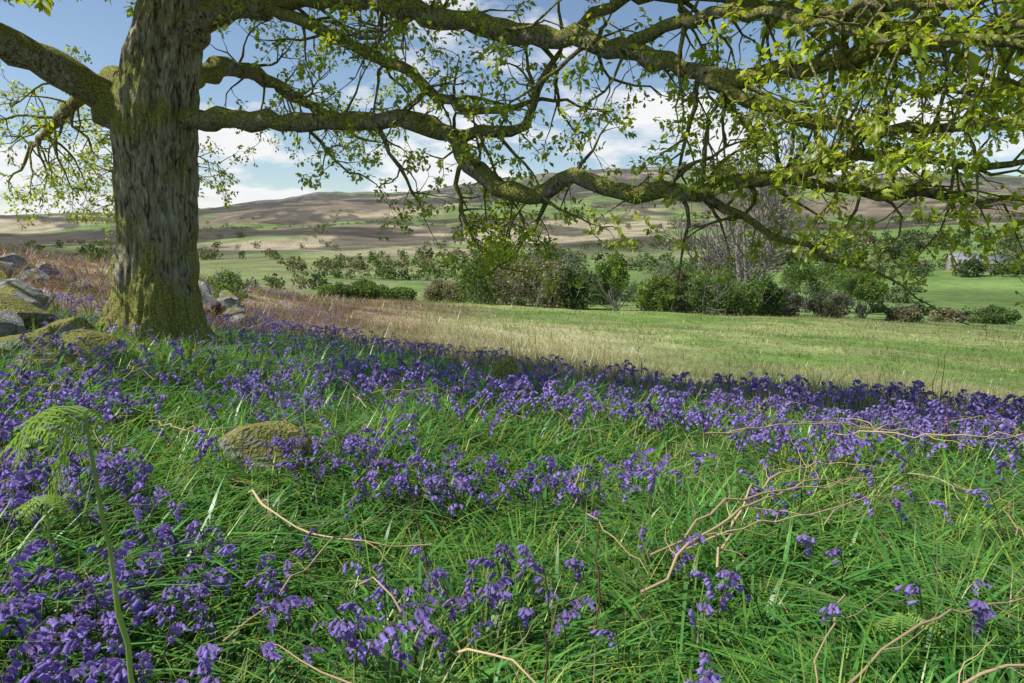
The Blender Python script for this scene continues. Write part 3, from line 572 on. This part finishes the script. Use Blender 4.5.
def dtree(x,y,w,h,n=110,col=None):
    global o
    z=Hs(x,y)-.3; cs=[((x+rg.normal(0,w*.2),y+rg.normal(0,w*.2),z+h*rg.uniform(.35,.75)),(w*.33,w*.33,h*.28)) for _ in range(5)]+[((x,y,z+h*.25),(w*.45,w*.45,h*.27))]
    col=col if col is not None else [(.10,.145,.055),(.13,.18,.065),(.19,.185,.10),(.08,.11,.05)][rg.integers(4)]
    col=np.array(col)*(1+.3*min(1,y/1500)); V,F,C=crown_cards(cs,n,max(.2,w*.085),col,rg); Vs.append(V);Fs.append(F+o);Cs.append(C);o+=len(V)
def pol(a,r): a=math.radians(a); return math.sin(a)*r,math.cos(a)*r
def row(a0,r0,a1,r1,n,h,jr=4,w=None,nn=140):
    for k in range(n):
        t=(k+rg.random())/n; x,y=pol(a0+(a1-a0)*t,r0+(r1-r0)*t); hh=h*rg.uniform(.5,1.3); dtree(x+rg.normal(0,jr),y+rg.normal(0,jr),(w or hh*1.0)*rg.uniform(.8,1.4),hh,nn)
row(-46,200,-30,180,36,7,6); row(-26,150,-16,165,14,3.4,3); row(-14,230,0,215,26,5,6); row(0,120,18,105,34,3.6,3); row(14,140,30,125,30,3.4,3); row(22,230,46,205,60,5,5)
row(22,340,30,325,24,8,8); row(35,320,48,310,24,8,8); row(-44,420,-20,440,40,8,20); row(4,330,22,300,34,7,14); row(22,100,46,92,50,1.6,.8); row(24,440,46,400,46,9,14)
row(10,1000,40,950,50,10,50); row(8,560,40,590,60,10,35); row(-44,700,-25,650,30,8,40); row(-10,420,6,380,34,7,15); row(-18,300,-8,330,24,6,10); row(30,262,38,250,20,5,4)
for a0,r0,a1,r1,n_ in ((-30,600,-22,1200,40),(-16,700,-14,1500,40),(-6,560,-2,1300,40),(2,800,8,1600,40),(12,620,14,1400,40),(20,700,26,1500,40),(30,640,38,1300,40),(-25,1150,10,1250,90),(0,1600,34,1500,70)):
    row(a0,r0,a1,r1,n_,5,6,6,50)
for k in range(240):
    x,y=pol(rg.uniform(-48,48),math.exp(rg.uniform(math.log(260),math.log(1900))))
    if fbm(np.array([x]),np.array([y]),150,71)[0]>.52: dtree(x,y,8,6,90)
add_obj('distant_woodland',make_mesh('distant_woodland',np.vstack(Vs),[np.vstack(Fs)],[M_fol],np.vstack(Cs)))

# ------------------------------------------------------------------ farm
M_wall=plain('barn_stone',(.3,.27,.22)); M_roof=plain('barn_roof',(.27,.27,.28)); M_glass=plain('dark_opening',(.02,.02,.022),.3)
def box(name,c,s,mat,parent):
    c=np.array(c);s=np.array(s)/2; V=np.array([[a,b,d] for a in(-1,1) for b in(-1,1) for d in(-1,1)])*s+c
    F=[[0,1,3,2],[4,6,7,5],[0,4,5,1],[2,3,7,6],[0,2,6,4],[1,5,7,3]]; return add_obj(name,make_mesh(name,V,[F],[mat]),parent)
def barn(name,x,y,L,W,Hh,rise,rot):
    root=bpy.data.objects.new(name,None); scene.collection.objects.link(root); root.location=(x,y,Hs(x,y)-.3); root.rotation_euler=(0,0,rot)
    V=[(-L/2,-W/2,0),(L/2,-W/2,0),(L/2,W/2,0),(-L/2,W/2,0),(-L/2,-W/2,Hh),(L/2,-W/2,Hh),(L/2,W/2,Hh),(-L/2,W/2,Hh),(-L/2,0,Hh+rise),(L/2,0,Hh+rise)]
    add_obj('walls',make_mesh('walls',V,[np.array([[0,1,5,4],[2,3,7,6]]),np.array([[1,2,6,9,5],[3,0,4,8,7]])],[M_wall]),root)
    e=.4
    for s in (-1,1):
        V=[(-L/2-e,0,Hh+rise+.05),(L/2+e,0,Hh+rise+.05),(L/2+e,s*(W/2+e),Hh-rise*e/(W/2)+.05),(-L/2-e,s*(W/2+e),Hh-rise*e/(W/2)+.05)]
        V=V+[(a,b,c+.15) for a,b,c in V]
        add_obj('roof_slope',make_mesh('roof_slope',V,[[[0,1,2,3],[4,5,6,7],[0,1,5,4],[1,2,6,5],[2,3,7,6],[3,0,4,7]]],[M_roof]),root)
    for k in range(4):
        xx=-L/2+L*(k+.5)/4; box('door' if k==1 else 'window',(xx,-W/2-.02,1.2 if k==1 else 1.7),(2.2 if k==1 else 1.0,.08,2.4 if k==1 else .9),M_glass,root)
x,y=pol(34.2,240); barn('stone_barn',x,y,12,6,3.0,1.8,-.45)
x,y=pol(33.2,250); barn('stone_farmhouse',x,y,7,5,3.6,1.8,-.3)

# ------------------------------------------------------------------ light, sky
sd=Vector((-.96,-.20,0)).normalized(); el=math.radians(52)
sv=Vector((sd.x*math.cos(el),sd.y*math.cos(el),math.sin(el)))
sun=bpy.data.lights.new('sun','SUN'); sun.energy=5.0; sun.angle=math.radians(.53); sun.color=(1,.965,.90)
so=bpy.data.objects.new('sun',sun); scene.collection.objects.link(so); so.rotation_euler=sv.to_track_quat('Z','Y').to_euler()
w=bpy.data.worlds.new('World'); scene.world=w; w.use_nodes=True; N=w.node_tree.nodes; L=w.node_tree.links
for n_ in list(N): N.remove(n_)
out=N.new('ShaderNodeOutputWorld'); sky=N.new('ShaderNodeTexSky'); sky.sky_type='NISHITA'; sky.sun_disc=False; sky.sun_elevation=el; sky.sun_rotation=math.atan2(sv.x,sv.y); sky.air_density=1.0; sky.dust_density=.5; sky.ozone_density=1.3; sky.altitude=200
b1=N.new('ShaderNodeBackground'); b1.inputs[1].default_value=.13; L.new(sky.outputs[0],b1.inputs[0])
b2=N.new('ShaderNodeBackground'); b2.inputs[1].default_value=.97
tc=N.new('ShaderNodeTexCoord'); sp=N.new('ShaderNodeSeparateXYZ'); L.new(tc.outputs['Generated'],sp.inputs[0])
zc_=N.new('ShaderNodeMath'); zc_.operation='MAXIMUM'; zc_.inputs[1].default_value=0; L.new(sp.outputs['Z'],zc_.inputs[0])
za=N.new('ShaderNodeMath'); za.operation='ADD'; za.inputs[1].default_value=.22; L.new(zc_.outputs[0],za.inputs[0])
dx=N.new('ShaderNodeMath'); dx.operation='DIVIDE'; L.new(sp.outputs['X'],dx.inputs[0]); L.new(za.outputs[0],dx.inputs[1])
dy=N.new('ShaderNodeMath'); dy.operation='DIVIDE'; L.new(sp.outputs['Y'],dy.inputs[0]); L.new(za.outputs[0],dy.inputs[1])
cb=N.new('ShaderNodeCombineXYZ'); L.new(dx.outputs[0],cb.inputs[0]); L.new(dy.outputs[0],cb.inputs[1]); cb.inputs[2].default_value=3.3
cn=N.new('ShaderNodeTexNoise'); cn.inputs['Scale'].default_value=1.8; cn.inputs['Detail'].default_value=7; cn.inputs['Roughness'].default_value=.55; L.new(cb.outputs[0],cn.inputs['Vector'])
lowb=N.new('ShaderNodeMapRange'); lowb.inputs[1].default_value=.5; lowb.inputs[2].default_value=.02; lowb.inputs[3].default_value=-.3; lowb.inputs[4].default_value=.13; L.new(sp.outputs['Z'],lowb.inputs[0])
ad=N.new('ShaderNodeMath'); ad.operation='ADD'; L.new(cn.outputs['Fac'],ad.inputs[0]); L.new(lowb.outputs[0],ad.inputs[1])
cr=ramp(N,[(.50,(0,0,0)),(.60,(1,1,1))]); L.new(ad.outputs[0],cr.inputs[0])
cc=ramp(N,[(.55,(1,1,1)),(.8,(.84,.87,.92))]); L.new(ad.outputs[0],cc.inputs[0]); L.new(cc.outputs[0],b2.inputs[0])
mx=N.new('ShaderNodeMixShader'); L.new(cr.outputs[0],mx.inputs[0]); L.new(b1.outputs[0],mx.inputs[1]); L.new(b2.outputs[0],mx.inputs[2]); L.new(mx.outputs[0],out.inputs[0])

cam=bpy.data.cameras.new('camera'); co=bpy.data.objects.new('camera',cam); scene.collection.objects.link(co); scene.camera=co
cam.lens=24; cam.sensor_width=36; cam.clip_start=.05; cam.clip_end=20000
co.location=(0,0,1.2); co.rotation_euler=(math.radians(90-8.4),0,0)
